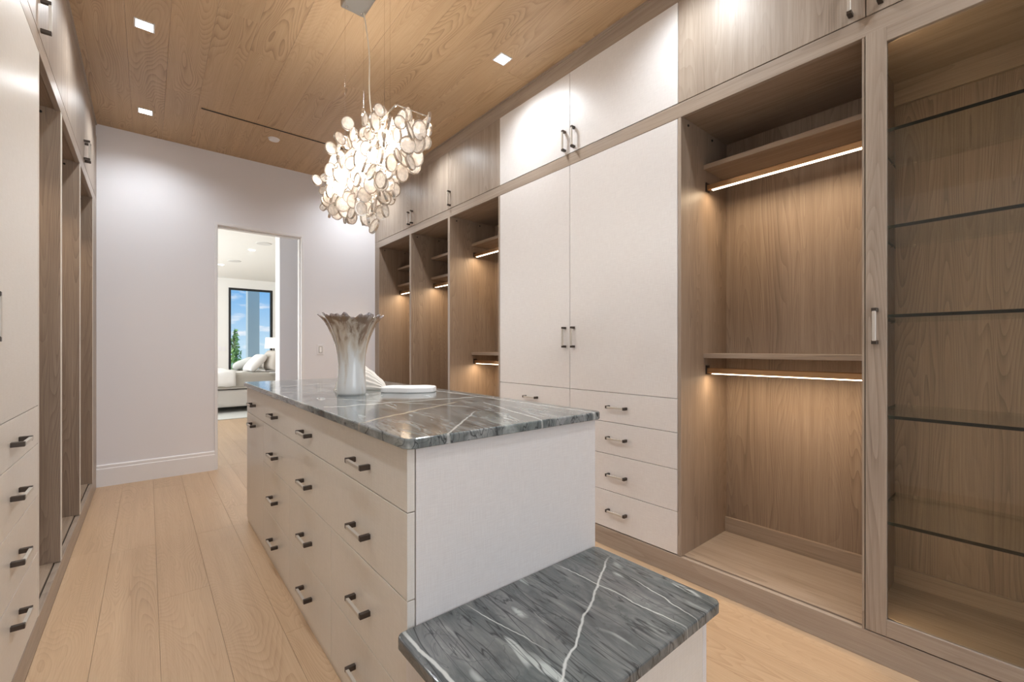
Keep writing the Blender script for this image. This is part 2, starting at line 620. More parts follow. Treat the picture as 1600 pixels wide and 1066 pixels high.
def planks(parent, x0, x1, y0, y1, z0, z1, off, mat, seed, skip=None, lens=(1.5, 2.3), gap=0.0004):
    rr = random.Random(seed)
    x = off
    while x > x0:
        x -= PW
    n = 0
    while x < x1 - 1e-6:
        a, b = max(x, x0), min(x + PW, x1)
        if b - a > 0.012:
            y = y0 - rr.random() * 1.4
            while y < y1:
                L = rr.uniform(*lens)
                ya, yb = max(y, y0), min(y + L, y1)
                if yb - ya > 0.02:
                    bm = bmesh.new()
                    add_box(bm, a + gap, b - gap, ya + gap, yb - gap, z0, z1, 0.0004)
                    finish('plank', bm, mat, parent)
                    n += 1
                y += L
        x += PW
    return n


planks(floor, XL, XR + 0.02, YF, YB, -0.014, 0.0, 0.036, W_FL, 3, lens=(1.6, 2.4))
planks(floor, 0.5, 1.30, YB, YB + 0.15, -0.014, 0.0, 0.036, W_FL, 5, lens=(1.6, 2.4))
planks(floor, -0.2, 2.6, YB + 0.15, 9.4, -0.014, 0.0, 0.036, W_FL, 4, lens=(1.8, 2.6))

ceiling = struct('ceiling', WL - 0.3, WR + 0.3, YF - 0.3, YB + 0.15, ZC + 0.014, ZC + 0.16, M_WALL)
planks(ceiling, XL - 0.0, XR + 0.0, YF, YB, ZC, ZC + 0.014, 0.1, W_CE, 11, lens=(2.6, 3.4), gap=0.0004)

struct('wall_left', WL - 0.15, WL, YF - 0.15, YB, 0, ZC + 0.014, M_WALL)
struct('wall_right', WR, WR + 0.15, YF - 0.15, YB, 0, ZC + 0.014, M_WALL)
# back wall with the doorway (x 0.50-1.30, z 0-2.40)
DX0, DX1, DZ = 0.50, 1.298, 2.40
bm = bmesh.new()
add_box(bm, WL - 0.15, DX0, YB, YB + 0.15, 0, ZC + 0.014)
add_box(bm, DX1, WR + 0.15, YB, YB + 0.15, 0, ZC + 0.014)
add_box(bm, DX0, DX1, YB, YB + 0.15, DZ, ZC + 0.014)
o = finish('wall_back', bm, M_WALL)
o['kind'] = 'structure'
# front wall behind the camera, with an unseen window added for fill light
bm = bmesh.new()
add_box(bm, WL - 0.15, -0.2, YF - 0.15, YF, 0, ZC + 0.014)
add_box(bm, 2.0, WR + 0.15, YF - 0.15, YF, 0, ZC + 0.014)
add_box(bm, -0.2, 2.0, YF - 0.15, YF, 2.65, ZC + 0.014)
add_box(bm, -0.2, 2.0, YF - 0.15, YF, 0, 0.45)
o = finish('wall_front', bm, M_WALL)
o['kind'] = 'structure'
wn = thing('fill_window', None, None, (0.9, YF - 0.07, 0.45))
wn['kind'] = 'structure'
bm = bmesh.new()
add_box(bm, -0.2, -0.15, YF - 0.1, YF - 0.04, 0.45, 2.65)
add_box(bm, 1.95, 2.0, YF - 0.1, YF - 0.04, 0.45, 2.65)
add_box(bm, 0.875, 0.925, YF - 0.1, YF - 0.04, 0.5, 2.6)
add_box(bm, -0.15, 1.95, YF - 0.1, YF - 0.04, 0.45, 0.5)
add_box(bm, -0.15, 1.95, YF - 0.1, YF - 0.04, 2.6, 2.65)
finish('window_frame', bm, M_BLACK, wn)
# door lining: slim square edged frame
dr = thing('door_1', None, None, ((DX0 + DX1) / 2, YB, 0))
dr['kind'] = 'structure'
bm = bmesh.new()
y0, y1 = YB - 0.008, YB + 0.158
add_box(bm, DX0 - 0.004, DX0 + 0.020, y0, y1, 0, DZ + 0.004, 0.001)
add_box(bm, DX1 - 0.020, DX1 + 0.004, y0, y1, 0, DZ + 0.004, 0.001)
add_box(bm, DX0 + 0.020, DX1 - 0.020, y0, y1, DZ - 0.022, DZ + 0.004, 0.001)
finish('door_frame', bm, M_TRIMW, dr)
bm = bmesh.new()
for xa, xb in ((DX0 + 0.020, DX0 + 0.028), (DX1 - 0.028, DX1 - 0.020)):
    add_box(bm, xa, xb, YB + 0.05, YB + 0.12, 0, DZ - 0.022)
add_box(bm, DX0 + 0.028, DX1 - 0.028, YB + 0.05, YB + 0.12, DZ - 0.030, DZ - 0.022)
finish('door_stop', bm, M_TRIMW, dr)


def baseboard(name, x0, x1, y, h=0.185):
    bm = bmesh.new()
    pr = [(0, 0), (-0.016, 0), (-0.016, h - 0.035), (-0.012, h - 0.030), (-0.012, h - 0.008), (-0.006, h), (0, h)]
    a = [bm.verts.new((x0, y + p[0], p[1])) for p in pr]
    b = [bm.verts.new((x1, y + p[0], p[1])) for p in pr]
    n = len(pr)
    for i in range(n):
        bm.faces.new((a[i], b[i], b[(i + 1) % n], a[(i + 1) % n]))
    bm.faces.new(a[::-1])
    bm.faces.new(b)
    bmesh.ops.recalc_face_normals(bm, faces=bm.faces)
    o = finish(name, bm, M_TRIMW)
    o['kind'] = 'structure'


baseboard('baseboard_back', XL, DX0 - 0.004, YB)
baseboard('baseboard_back_right', DX1 + 0.004, XR, YB)

# ---- continuous plinths, bands and crown fillers on both sides ---------------------------------
YN = -1.9          # where the cabinet runs end behind the camera


def run_trim(side):
    xf = XL if side > 0 else XR
    nm = 'left' if side > 0 else 'right'
    struct('baseboard_' + nm, xf, xf - side * 0.022, YN, YB, 0, Z_PL - 0.002, W_Y, bev=0.0015)
    k = 1 if side > 0 else 3
    struct('trim_%d' % k, xf, xf - side * 0.022, YN, YB, Z_OP, Z_BAND - 0.002, W_Y, bev=0.001)
    struct('trim_%d' % (k + 1), xf - side * 0.004, xf - side * 0.030, YN, YB, Z_DT + 0.003, ZC, W_Y)
    struct('trim_%d' % (k + 4), xf + side * 0.004, xf - side * 0.004, YN, YB, ZC - 0.012, ZC, W_Y)


run_trim(1)
run_trim(-1)
struct('trim_9', XR, XR + 0.05, 4.998, YB, Z_PL, Z_OP, W_V)
struct('trim_10', XL, XL - 0.05, 4.79, YB, Z_PL, Z_OP, W_V)

G_UP_R = 'upper cabinets along the right wall'
G_UP_L = 'upper cabinets along the left wall'


def upper_cabinet(side, y0, y1, mat, label, hy=None, name='upper_cabinet'):
    """hy: y of the handle on the door, None for no handle"""
    xf = XL if side > 0 else XR
    xw = WL if side > 0 else WR
    xc = (xf + xw) / 2
    t = thing(name, label, 'cabinet', (xc, (y0 + y1) / 2, Z_BAND), G_UP_L if side > 0 else G_UP_R)
    bm = bmesh.new()
    a, b_ = xf - side * 0.024, xw + side * 0.002
    add_box(bm, a, b_, y0 + .001, y0 + 0.018, Z_BAND, Z_DT)
    add_box(bm, a, b_, y1 - 0.018, y1 - .001, Z_BAND, Z_DT)
    add_box(bm, a, b_, y0 + 0.018, y1 - 0.018, Z_BAND, Z_BAND + 0.018)
    add_box(bm, a, b_, y0 + 0.018, y1 - 0.018, Z_DT - 0.018, Z_DT)
    finish('body', bm, W_IN, t)
    d = front('door', t, side, xf, y0, y1, Z_BAND + 0.001, Z_DT, mat)
    if hy is not None:
        handle(d, xf, hy, 2.53, 'z', side)
    return t


def led_rod(parent, side, x, y0, y1, z, power=5.0):
    bm = bmesh.new()
    add_box(bm, x - 0.013, x + 0.013, y0, y1, z - 0.008, z + 0.022, 0.004)
    r = finish('hanging_rod', bm, M_BRASS, parent)
    box('light_strip', x - 0.008, x + 0.008, y0 + 0.03, y1 - 0.03, z - 0.0125, z - 0.008, M_LED, r)
    for ya, yb in ((y0, y0 + 0.006), (y1 - 0.006, y1)):
        box('bracket', x - 0.018, x + 0.018, ya, yb, z - 0.014, z + 0.034, M_BRONZE, r)
    L = y1 - y0 - 0.08
    lamp('rod_glow', 'AREA', (x, (y0 + y1) / 2, z - 0.017), power * L, (1.0, 0.76, 0.50), size=0.012, size_y=L)


def open_bay(side, y0, y1, shelves, rods, label, group, name='open_wardrobe', tl=0.018, tr=0.018, glow=3.2):
    xf = XL if side > 0 else XR
    xw = WL if side > 0 else WR
    out = -side
    t = thing(name, label, 'wardrobe', ((xf + xw) / 2, (y0 + y1) / 2, 0), group)
    xb = xf + out * 0.51          # inner face of the back panel
    zt = Z_OP + 0.012
    box('side_panel', xf + out * 0.002, xb, y0, y0 + tl, Z_PL + 0.001, zt, W_IN, t)
    box('side_panel', xf + out * 0.002, xb, y1 - tr, y1, Z_PL + 0.001, zt, W_IN, t)
    # pale edge banding on the panels' front edges
    box('edge_band', xf - out * 0.0005, xf + out * 0.002, y0, y0 + tl, Z_PL + 0.001, Z_OP - 0.002, M_EDGE if side > 0 else W_V, t)
    box('edge_band', xf - out * 0.0005, xf + out * 0.002, y1 - tr, y1, Z_PL + 0.001, Z_OP - 0.002, M_EDGE if side > 0 else W_V, t)
    box('back_panel', xb, xb + out * 0.018, y0, y1, Z_PL - 0.02, zt + 0.018, W_IN, t)
    ya, yb = y0 + tl, y1 - tr
    box('top_panel', xf + out * 0.024, xb, ya, yb, zt - 0.006, zt + 0.014, W_INY, t)
    box('bottom_panel', xf + out * 0.027, xb, ya, yb, Z_PL - 0.016, Z_PL + 0.002, W_INY, t)
    box('gap_strip', xf + out * 0.023, xf + out * 0.0265, ya, yb, Z_PL - 0.030, Z_PL - 0.012, M_DARK, t)
    box('rear_rail', xb - out * 0.018, xb, ya, yb, Z_PL + 0.003, Z_PL + 0.085, W_INY, t)
    for yy, s in ((ya, 1), (yb, -1)):
        for xx in (0.07, 0.33):
            bm = bmesh.new()
            add_tube(bm, [(xf + out * xx, yy, zt - 0.035), (xf + out * xx, yy + s * 0.004, zt - 0.035)], 0.006, 10)
            finish('screw_cap', bm, M_DARK, t)
    for z in shelves:
        box('shelf', xf + out * 0.235, xb, ya, yb, z, z + 0.025, W_INY, t, 0.001)
    for z in rods:
        led_rod(t, side, xf + out * 0.275, ya, yb, z, glow)
    return t


GR = 'open wardrobe bays in the right wall'
open_bay(-1, 4.18, 4.998, (2.125, 1.92), (1.845,), 'open grey-oak wardrobe bay in right wall, farthest one, next to the white end wall', GR)
open_bay(-1, 3.42, 4.18, (2.125, 1.91), (1.84,), 'open grey-oak wardrobe bay, middle of the three far right ones, with two high shelves', GR)
open_bay(-1, 2.672, 3.42, (2.135, 1.115), (2.045, 1.045), 'open grey-oak wardrobe bay beside the tall white cupboard, with a low lit rail', GR)
open_bay(-1, 0.423, 1.188, (2.155, 1.125), (2.055, 1.05), 'large open wardrobe bay with two lit hanging rails, between white cupboard and glass door', GR, tl=0.008)
# left bays
GL_ = 'open wardrobe bays in the left wall'
open_bay(1, 2.54, 3.15, (2.125,), (2.05,), 'open wardrobe bay in left wall nearest the beige drawers', GL_, glow=1.8)
open_bay(1, 3.15, 3.945, (2.125,), (2.05,), 'open wardrobe bay in left wall, middle of the three', GL_, glow=1.8)
open_bay(1, 3.945, 4.79, (2.125,), (2.05,), 'open wardrobe bay in left wall nearest the white end wall', GL_, glow=1.8)

# upper cabinets right
upper_cabinet(-1, 4.16, 4.998, W_V, 'grey-oak upper cupboard at far end of right wall above the farthest bay', 4.16 + 0.035)
upper_cabinet(-1, 3.43, 4.16, W_V, 'grey-oak upper cupboard above the middle far bay, behind the chandelier', 4.16 - 0.035)
upper_cabinet(-1, 2.672, 3.43, W_V, 'grey-oak upper cupboard left of the white upper doors', 3.43 - 0.035)
upper_cabinet(-1, 1.94, 2.672, M_WHITE, 'white upper cupboard, the left one of the pair, door slightly proud', 1.94 + 0.04)
upper_cabinet(-1, 1.188, 1.94, M_WHITE, 'white upper cupboard, the right one of the pair beside grey oak doors', 1.94 - 0.04)
upper_cabinet(-1, 0.42, 1.188, W_V, 'grey-oak upper cupboard above the large bay with two lit rails', 0.42 + 0.045)
upper_cabinet(-1, -0.36, 0.42, W_V, 'grey-oak upper cupboard above the glass door, at top right corner', 0.42 - 0.045)
# upper cabinets left
upper_cabinet(1, 4.18, 5.0, W_V, 'oak upper cupboard on left wall touching the white end wall', 4.18 + 0.03)
upper_cabinet(1, 3.36, 4.18, W_V, 'oak upper cupboard on left wall over the middle bay, handle at far edge', 4.18 - 0.03)
upper_cabinet(1, 2.56, 3.36, W_V, 'oak upper cupboard on left wall over first bay, handle at near edge', 2.56 + 0.03)
upper_cabinet(1, 1.76, 2.56, W_V, 'oak upper cupboard in the top left corner above beige doors')
upper_cabinet(1, 0.96, 1.76, W_V, 'oak upper cupboard beside the camera above the second beige cupboard')
struct('trim_11', XL, XL - 0.05, 5.0, YB, Z_BAND, Z_DT, W_V)
struct('trim_12', XR, XR + 0.05, 4.998, YB, Z_BAND, Z_DT, W_V)

# tall white cupboard on the right
t = thing('tall_cabinet', 'tall white linen-finish cupboard with double doors over drawers, right wall', 'cabinet', (2.4, 1.93, 0))
bm = bmesh.new()
for ya, yb in ((1.19, 1.208), (1.93, 1.948), (2.652, 2.67)):
    add_box(bm, XR + 0.024, WR - 0.002, ya, yb, Z_PL, Z_OP)
add_box(bm, XR + 0.026, WR - 0.004, 1.208, 2.652, Z_PL, Z_PL + 0.018)
add_box(bm, XR + 0.026, WR - 0.004, 1.208, 2.652, Z_OP - 0.018, Z_OP)
finish('body', bm, W_IN, t)
for y0, y1, hy in ((1.189, 1.94, 1.94 - 0.038), (1.94, 2.671, 1.94 + 0.038)):
    d = front('door', t, -1, XR, y0, y1, 0.918, Z_OP - 0.001, M_WHITE)
    handle(d, XR, hy, 1.25, 'z', -1)
    zs = (0.918, 0.742, 0.552, 0.334, Z_PL + 0.003)
    for a, b_, hz in zip(zs, zs[1:], (0.833, 0.650, 0.433, 0.222)):
        d = front('drawer', t, -1, XR, y0, y1, b_, a, M_WHITE)
        handle(d, XR, (y0 + y1) / 2, hz, 'y', -1)


# beige cupboards on the left
def left_cabinet(y0, y1, label, hy):
    t = thing('tall_cabinet', label, 'cabinet', ((XL + WL) / 2, (y0 + y1) / 2, 0), 'tall beige cupboards on the left wall')
    bm = bmesh.new()
    for ya in (y0 + 0.001, y1 - 0.02):
        add_box(bm, XL - 0.024, WL + 0.002, ya, ya + 0.018, Z_PL, Z_OP)
    add_box(bm, XL - 0.026, WL + 0.004, y0 + 0.02, y1 - 0.02, Z_PL, Z_PL + 0.018)
    add_box(bm, XL - 0.026, WL + 0.004, y0 + 0.02, y1 - 0.02, Z_OP - 0.018, Z_OP)
    finish('body', bm, W_IN, t)
    d = front('door', t, 1, XL, y0, y1, 0.952, Z_OP - 0.001, M_BEIGE)
    handle(d, XL, hy, 1.265, 'z', 1)
    zs = (0.952, 0.802, 0.597, 0.375, Z_PL + 0.003)
    for a, b_, hz in zip(zs, zs[1:], (0.872, 0.700, 0.492, 0.288)):
        d = front('drawer', t, 1, XL, y0, y1, b_, a, M_BEIGE)
        handle(d, XL, (y0 + y1) / 2, hz, 'y', 1)


left_cabinet(1.75, 2.54, 'tall beige cupboard with four drawers below, left edge of the photo', 1.75 + 0.035)
left_cabinet(0.96, 1.75, 'second tall beige cupboard beside the viewpoint, mostly out of frame', 1.75 - 0.035)
struct('trim_13', XL, XL - 0.02, YN, 0.96, Z_PL, Z_OP, M_BEIGE)
struct('trim_14', XL, XL - 0.02, YN, 0.96, Z_BAND, Z_DT, W_V)

# ---- glass fronted display cabinet --------------------------------------------------------------
GY0, GY1 = -0.40, 0.42
t = thing('display_cabinet', 'grey-oak display cabinet with tall glass door and glass shelves, right edge', 'cabinet', (2.36, 0.01, 0))
xb = XR + 0.51
zt = Z_OP + 0.012
box('side_panel', XR + 0.024, xb, GY1 - 0.003, GY1 + 0.002, Z_PL, zt, W_IN, t)
box('side_panel', XR + 0.024, xb, GY0 - 0.018, GY0, Z_PL, zt, W_IN, t)
box('back_panel', xb, xb + 0.018, GY0, GY1 - 0.003, Z_PL - 0.02, zt + 0.018, W_IN, t)
box('top_panel', XR + 0.026, xb, GY0, GY1 - 0.003, zt - 0.006, zt + 0.014, W_INY, t)
box('bottom_panel', XR + 0.026, xb, GY0, GY1 - 0.003, Z_PL - 0.016, Z_PL + 0.012, W_INY, t)
box('rear_rail', xb - 0.018, xb, GY0, GY1 - 0.003, zt - 0.105, zt - 0.006, W_INY, t)
box('rear_rail', xb - 0.018, xb, GY0, GY1 - 0.003, Z_PL + 0.012, Z_PL + 0.085, W_INY, t)
for z in (2.0, 1.635, 1.30, 0.92, 0.52):
    bm = bmesh.new()
    add_box(bm, XR + 0.045, xb - 0.004, GY0 + 0.002, GY1 - 0.006, z - 0.006, z + 0.006)
    bm.normal_update()
    for f in bm.faces:
        f.material_index = 0 if (abs(f.normal.z) > 0.5 or f.normal.x > 0.5) else 1
    s = finish('glass_shelf', bm, [M_SHGL, M_SHED], t)
    for yy, q in ((GY1 - 0.003, -1), (GY0, 1)):
        for xx in (0.12, 0.42):
            bm = bmesh.new()
            add_tube(bm, [(XR + xx, yy, z - 0.010), (XR + xx, yy + q * 0.012, z - 0.010)], 0.0035, 8)
            finish('shelf_pin', bm, M_CHROME, s)
box('light_strip', XR + 0.030, XR + 0.040, GY1 - 0.007, GY1 - 0.003, Z_PL + 0.03, zt - 0.02, M_LED, t)
lamp('cabinet_glow', 'AREA', (XR + 0.036, GY1 - 0.012, 1.24), 3.0, (1.0, 0.74, 0.46), rot=(math.radians(-90), 0, 0), size=0.012, size_y=2.15)
# door
d = thing('glass_door', None, None, (XR, (GY0 + GY1) / 2, Z_PL))
d.parent = t
d.location = Vector((XR, (GY0 + GY1) / 2, Z_PL)) - WLOC[t.name]
WLOC[d.name] = Vector((XR, (GY0 + GY1) / 2, Z_PL))
z0, z1 = Z_PL + 0.004, Z_OP + 0.004
SW = 0.062
box('door_stile', XR - 0.004, XR + 0.020, GY1 - SW, GY1, z0, z1, W_V, d, 0.001)
box('door_stile', XR - 0.004, XR + 0.020, GY0, GY0 + SW, z0, z1, W_V, d, 0.001)
box('door_rail', XR - 0.004, XR + 0.020, GY0 + SW, GY1 - SW, z0, z0 + SW, W_Y, d, 0.001)
box('door_rail', XR - 0.004, XR + 0.020, GY0 + SW, GY1 - SW, z1 - 0.055, z1, W_Y, d, 0.001)
box('glass_pane', XR + 0.006, XR + 0.010, GY0 + SW, GY1 - SW, z0 + SW, z1 - 0.055, M_GLASS, d)
handle(d, XR - 0.004, GY1 - 0.031, 1.262, 'z', -1)
struct('trim_15', XR, XR + 0.02, YN, GY0 - 0.02, Z_PL, Z_DT, W_V)

# ================================================================= ISLAND
IX0, IX1, IY0, IY1 = 0.52, 1.275, 1.05, 3.45
ITOP = 0.918
t = thing('island_dresser', 'long greige drawer island with four columns of drawers in mid room', 'dresser', ((IX0 + IX1) / 2, (IY0 + IY1) / 2, 0))
bm = bmesh.new()
add_box(bm, IX0 + 0.026, IX1 - 0.022, IY0 + 0.022, IY1 - 0.02, 0.0, ITOP)
finish('body', bm, M_ISL, t)
box('end_panel', IX0 + 0.0245, IX1, IY0, IY0 + 0.02, 0.0, ITOP, M_WHITE, t, 0.001)
box('end_panel', IX0 + 0.0245, IX1, IY1 - 0.02, IY1, 0.0, ITOP, M_WHITE, t, 0.001)
box('side_panel', IX1 - 0.0205, IX1 - 0.0005, IY0 + 0.021, IY1 - 0.021, 0.0, ITOP, M_WHITE, t)
ZS = (ITOP - 0.002, 0.748, 0.517, 0.262, 0.028)
HZ = (0.818, 0.606, 0.372, 0.142)
YS = (IY0 + 0.001, 1.67, 2.29, 2.90, IY1 - 0.001)
YC = (1.365, 1.98, 2.595, 3.2)
for r in range(4):
    cols = ([(YS[0], YS[4])], [(YS[0], YS[3])], list(zip(YS[:4], YS[1:4])), list(zip(YS[:4], YS[1:4])))[r]
    for (a, b_) in cols:
        d = front('drawer', t, -1, IX0, a, b_, ZS[r + 1], ZS[r], M_ISL, th=0.022)
        for yc in YC:
            if a < yc < b_:
                handle(d, IX0, yc, HZ[r], 'y', -1)
d = front('door', t, -1, IX0, YS[3], YS[4], ZS[4], ZS[1], M_ISL, th=0.022)
handle(d, IX0, YC[3], 0.69, 'y', -1)
box('plinth', IX0 + 0.006, IX0 + 0.024, IY0 + 0.001, IY1 - 0.001, 0.0, 0.027, M_ISL, t)


def slab(name, x0, x1, y0, y1, z0, z1, mat, rad=0.03):
    """stone slab with rounded corners and a softly eased edge"""
    bm = bmesh.new()
    pts = []
    for cx, cy, a0 in ((x1 - rad, y1 - rad, 0), (x0 + rad, y1 - rad, 90), (x0 + rad, y0 + rad, 180), (x1 - rad, y0 + rad, 270)):
        for k in range(7):
            a = math.radians(a0 + 15 * k)
            pts.append((cx + rad * math.cos(a), cy + rad * math.sin(a), math.cos(a), math.sin(a)))
    rings = []
    e = 0.005
    for z, ins in ((z0, 0.003), (z0 + 0.003, 0), (z1 - e, 0), (z1 - e * 0.3, e * 0.3), (z1, e)):
        rings.append([bm.verts.new((p[0] - p[2] * ins, p[1] - p[3] * ins, z)) for p in pts])
    n = len(pts)
    for a, b in zip(rings, rings[1:]):
        for k in range(n):
            bm.faces.new((a[k], a[(k + 1) % n], b[(k + 1) % n], b[k]))
    bm.faces.new(rings[0][::-1])
    bm.faces.new(rings[-1])
    return finish(name, bm, mat)


CT = 0.947
tag(slab('countertop', 0.503, 1.289, 1.025, 3.49, ITOP + 0.001, CT, M_MARB_I),
    'long grey marble countertop with pale veins on the drawer island', 'countertop')

# bench
BX0, BX1, BY0 = 0.515, 1.245, 0.615
t = thing('bench', 'low cream box bench against the near end of the island', 'bench', (0.88, 0.83, 0))
bm = bmesh.new()
add_box(bm, BX0 + 0.02, BX1 - 0.02, BY0 + 0.02, IY0 - 0.001, 0.0, 0.417)
finish('body', bm, M_ISL, t)
box('side_panel', BX1 - 0.02, BX1, BY0, IY0 - 0.001, 0.0, 0.417, M_WHITE, t, 0.001)
box('side_panel', BX0, BX0 + 0.02, BY0, IY0 - 0.001, 0.0, 0.417, M_WHITE, t, 0.001)
box('front_panel', BX0 + 0.0215, BX1 - 0.0215, BY0, BY0 + 0.019, 0.0, 0.417, M_ISL, t, 0.001)
tag(slab('stone_slab', 0.485, 1.275, 0.585, IY0 - 0.001, 0.418, 0.450, M_MARB_B, 0.022),
    'dark grey veined marble slab topping the low bench', 'stone slab')

# ================================================================= THINGS ON THE ISLAND
# ruffled vase
VC = (0.785, 2.20)
prof = [(0.0, 0.066), (0.012, 0.070), (0.05, 0.069), (0.10, 0.065), (0.15, 0.064), (0.20, 0.068), (0.25, 0.078), (0.29, 0.090), (0.33, 0.107), (0.355, 0.120), (0.375, 0.135), (0.390, 0.149)]
NA = 192


def ruffle(h, a):
    k = max(0.0, (h - 0.14) / 0.25) ** 1.6
    w_ = math.cos(9 * a + 0.6) * 0.5 + 0.45 * math.cos(16 * a + 1.9) + 0.45 * math.cos(5 * a) + 0.35 * k * math.cos(27 * a + 0.4)
    return k, w_


bm = bmesh.new()
rings = []
for (h, r) in prof:
    ring = []
    for i in range(NA):
        a = 2 * math.pi * i / NA
        k, w_ = ruffle(h, a)
        rr = r * (1 + 0.10 * k * w_)
        zz = h + 0.011 * k * w_ * (1 if h > 0.3 else 0.3)
        ring.append(bm.verts.new((VC[0] + rr * math.cos(a), VC[1] + rr * math.sin(a), CT + zz)))
    rings.append(ring)
for (h, r) in reversed(prof[1:]):
    ring = []
    for i in range(NA):
        a = 2 * math.pi * i / NA
        k, w_ = ruffle(h, a)
        rr = r * (1 + 0.10 * k * w_) - 0.005
        zz = h + 0.011 * k * w_ * (1 if h > 0.3 else 0.3) + 0.002
        ring.append(bm.verts.new((VC[0] + rr * math.cos(a), VC[1] + rr * math.sin(a), CT + zz)))
    rings.append(ring)
for a, b in zip(rings, rings[1:]):
    for k in range(NA):
        bm.faces.new((a[k], a[(k + 1) % NA], b[(k + 1) % NA], b[k]))
bm.faces.new(rings[0][::-1])
bm.faces.new(rings[-1])
v = finish('vase', bm, M_VASE, smooth=True)
tag(v, 'tall ruffled-rim glass vase, smoky brown above and white below, on the marble island', 'vase')

# cream ridged ornament behind the vase: a fan of folds falling to the right
OC = Vector((0.90, 2.46, CT))
ax = Vector((math.cos(YAW), -math.sin(YAW), 0))       # lies across the line of sight from the aisle
ay = Vector((math.sin(YAW), math.cos(YAW), 0))
bm = bmesh.new()
NU, NV = 60, 64
grid = []
for i in range(NU + 1):
    u = i / NU
    row = []
    for j in range(NV + 1):
        q = math.pi * j / NV
        s = -0.095 + 0.27 * u
        hgt = 0.165 * (math.sin(math.pi * min(1, (u + 0.18) * 0.80)) ** 0.85) * (1 - 0.45 * u) + 0.004
        if u > 0.93:
            hgt *= max(0.15, (1 - u) / 0.07)
        if u < 0.06:
            hgt *= max(0.2, u / 0.06)
        wid = 0.075 * (1 - 0.45 * u)
        ridge = 1 + 0.05 * math.cos(q * 22 + u * 5) + 0.02 * math.sin(u * 40 + q * 3)
        p = OC + ax * s + ay * (math.cos(q) * wid * ridge) + Vector((0, 0, max(0.0, math.sin(q)) * hgt * ridge + 0.0005))
        row.append(bm.verts.new(p))
    grid.append(row)
for i in range(NU):
    for j in range(NV):
        bm.faces.new((grid[i][j], grid[i + 1][j], grid[i + 1][j + 1], grid[i][j + 1]))
    bm.faces.new((grid[i][NV], grid[i + 1][NV], grid[i + 1][0], grid[i][0]))
bm.faces.new([g for g in grid[0]])
bm.faces.new([g for g in grid[-1]][::-1])
bmesh.ops.recalc_face_normals(bm, faces=bm.faces)
o = finish('ornament', bm, M_CREAM, smooth=True)
tag(o, 'cream ridged mound-shaped ornament lying behind the tall vase', 'ornament')


# white scalloped tray
def blob(name, c, rx, ry, z0, z1, amp, mat, parent=None, ph=0.0, dish=0.0):
    bm = bmesh.new()
    n = 72
    rings = []
    e = 0.004
    for z, ins in ((z0, 0.004), (z0 + 0.004, 0), (z1 - e, 0), (z1, e)) + (((z1, 0.018), (z1 - dish, 0.026)) if dish else ()):
        ring = []
        for k in range(n):
            a = 2 * math.pi * k / n
            ca, sa = math.cos(a), math.sin(a)
            # super-ellipse with waves
            m_ = 1.0 / (abs(ca) ** 3.5 + abs(sa) ** 3.5) ** (1 / 3.5)
            wv = 1 + amp * math.cos(5 * a + ph) * abs(sa)
            p = Vector(c) + ax * ((rx - ins) * m_ * ca) + ay * ((ry - ins) * m_ * sa * wv)
            ring.append(bm.verts.new((p.x, p.y, z)))
        rings.append(ring)
    for a, b in zip(rings, rings[1:]):
        for k in range(n):
            bm.faces.new((a[k], a[(k + 1) % n], b[(k + 1) % n], b[k]))
    bm.faces.new(rings[0][::-1])
    bm.faces.new(rings[-1])
    return finish(name, bm, mat, parent)


o = blob('tray', (1.075, 2.155, 0), 0.142, 0.085, CT, CT + 0.028, 0.10, M_MATTEW, ph=1.0, dish=0.008)
tag(o, 'flat white wavy-edged stone tray on the marble island, right of the vase', 'tray')

# ================================================================= CHANDELIER
CX, CY = 0.875, 2.24
t = thing('chandelier', 'long chandelier of overlapping pearly glass discs with metal rims above the island', 'chandelier', (CX, CY, ZC))
bm = bmesh.new()
add_box(bm, 0.81, 0.94, 1.84, 2.44, ZC - 0.035, ZC - 0.001, 0.004)
cn = finish('canopy', bm, M_STEEL, t)
for xx in (0.835, 0.915):
    for yy in (1.87, 2.41):
        bm = bmesh.new()
        bmesh.ops.create_uvsphere(bm, u_segments=10, v_segments=6, radius=0.007)
        bmesh.ops.translate(bm, verts=bm.verts, vec=(xx, yy, ZC - 0.036))
        finish('screw', bm, M_CHROME, cn)
bm = bmesh.new()
pts = []
for k in range(25):
    s = k / 24
    pts.append((0.925 + (CX - 0.925) * s + 0.012 * math.sin(s * 7), 2.40 + (2.12 - 2.40) * min(1, s * 1.0) + 0.01 * math.sin(s * 9), ZC - 0.036 + (2.24 - ZC + 0.036) * s))
add_tube(bm, pts, 0.0035, 6)
finish('cord', bm, plain('clear cord', rgb(222, 214, 200), 0.3), t, smooth=True)
FZ = 2.20
for (xx, yy) in ((0.80, 2.34), (0.93, 2.42), (0.80, 1.84), (0.925, 2.06)):
    bm = bmesh.new()
    add_tube(bm, [(xx, yy, FZ), (xx, yy, ZC - 0.034)], 0.0009, 5)
    finish('suspension_wire', bm, M_CHROME, t)
bm = bmesh.new()
for zz, hw, y0, y1 in ((FZ, 0.075, 1.72, 2.76), (FZ - 0.16, 0.05, 1.9, 2.6)):
    for s in (-1, 1):
        add_tube(bm, [(CX + s * hw, y0, zz), (CX + s * hw, y1, zz)], 0.004, 6)
    n = 7
    for k in range(n):
        y = y0 + (y1 - y0) * k / (n - 1)
        add_tube(bm, [(CX - hw, y, zz), (CX + hw, y, zz)], 0.003, 6)
for y in (1.9, 2.25, 2.6):
    add_tube(bm, [(CX, y, FZ), (CX, y, FZ - 0.16)], 0.003, 6)
finish('frame', bm, M_CHROME, t)
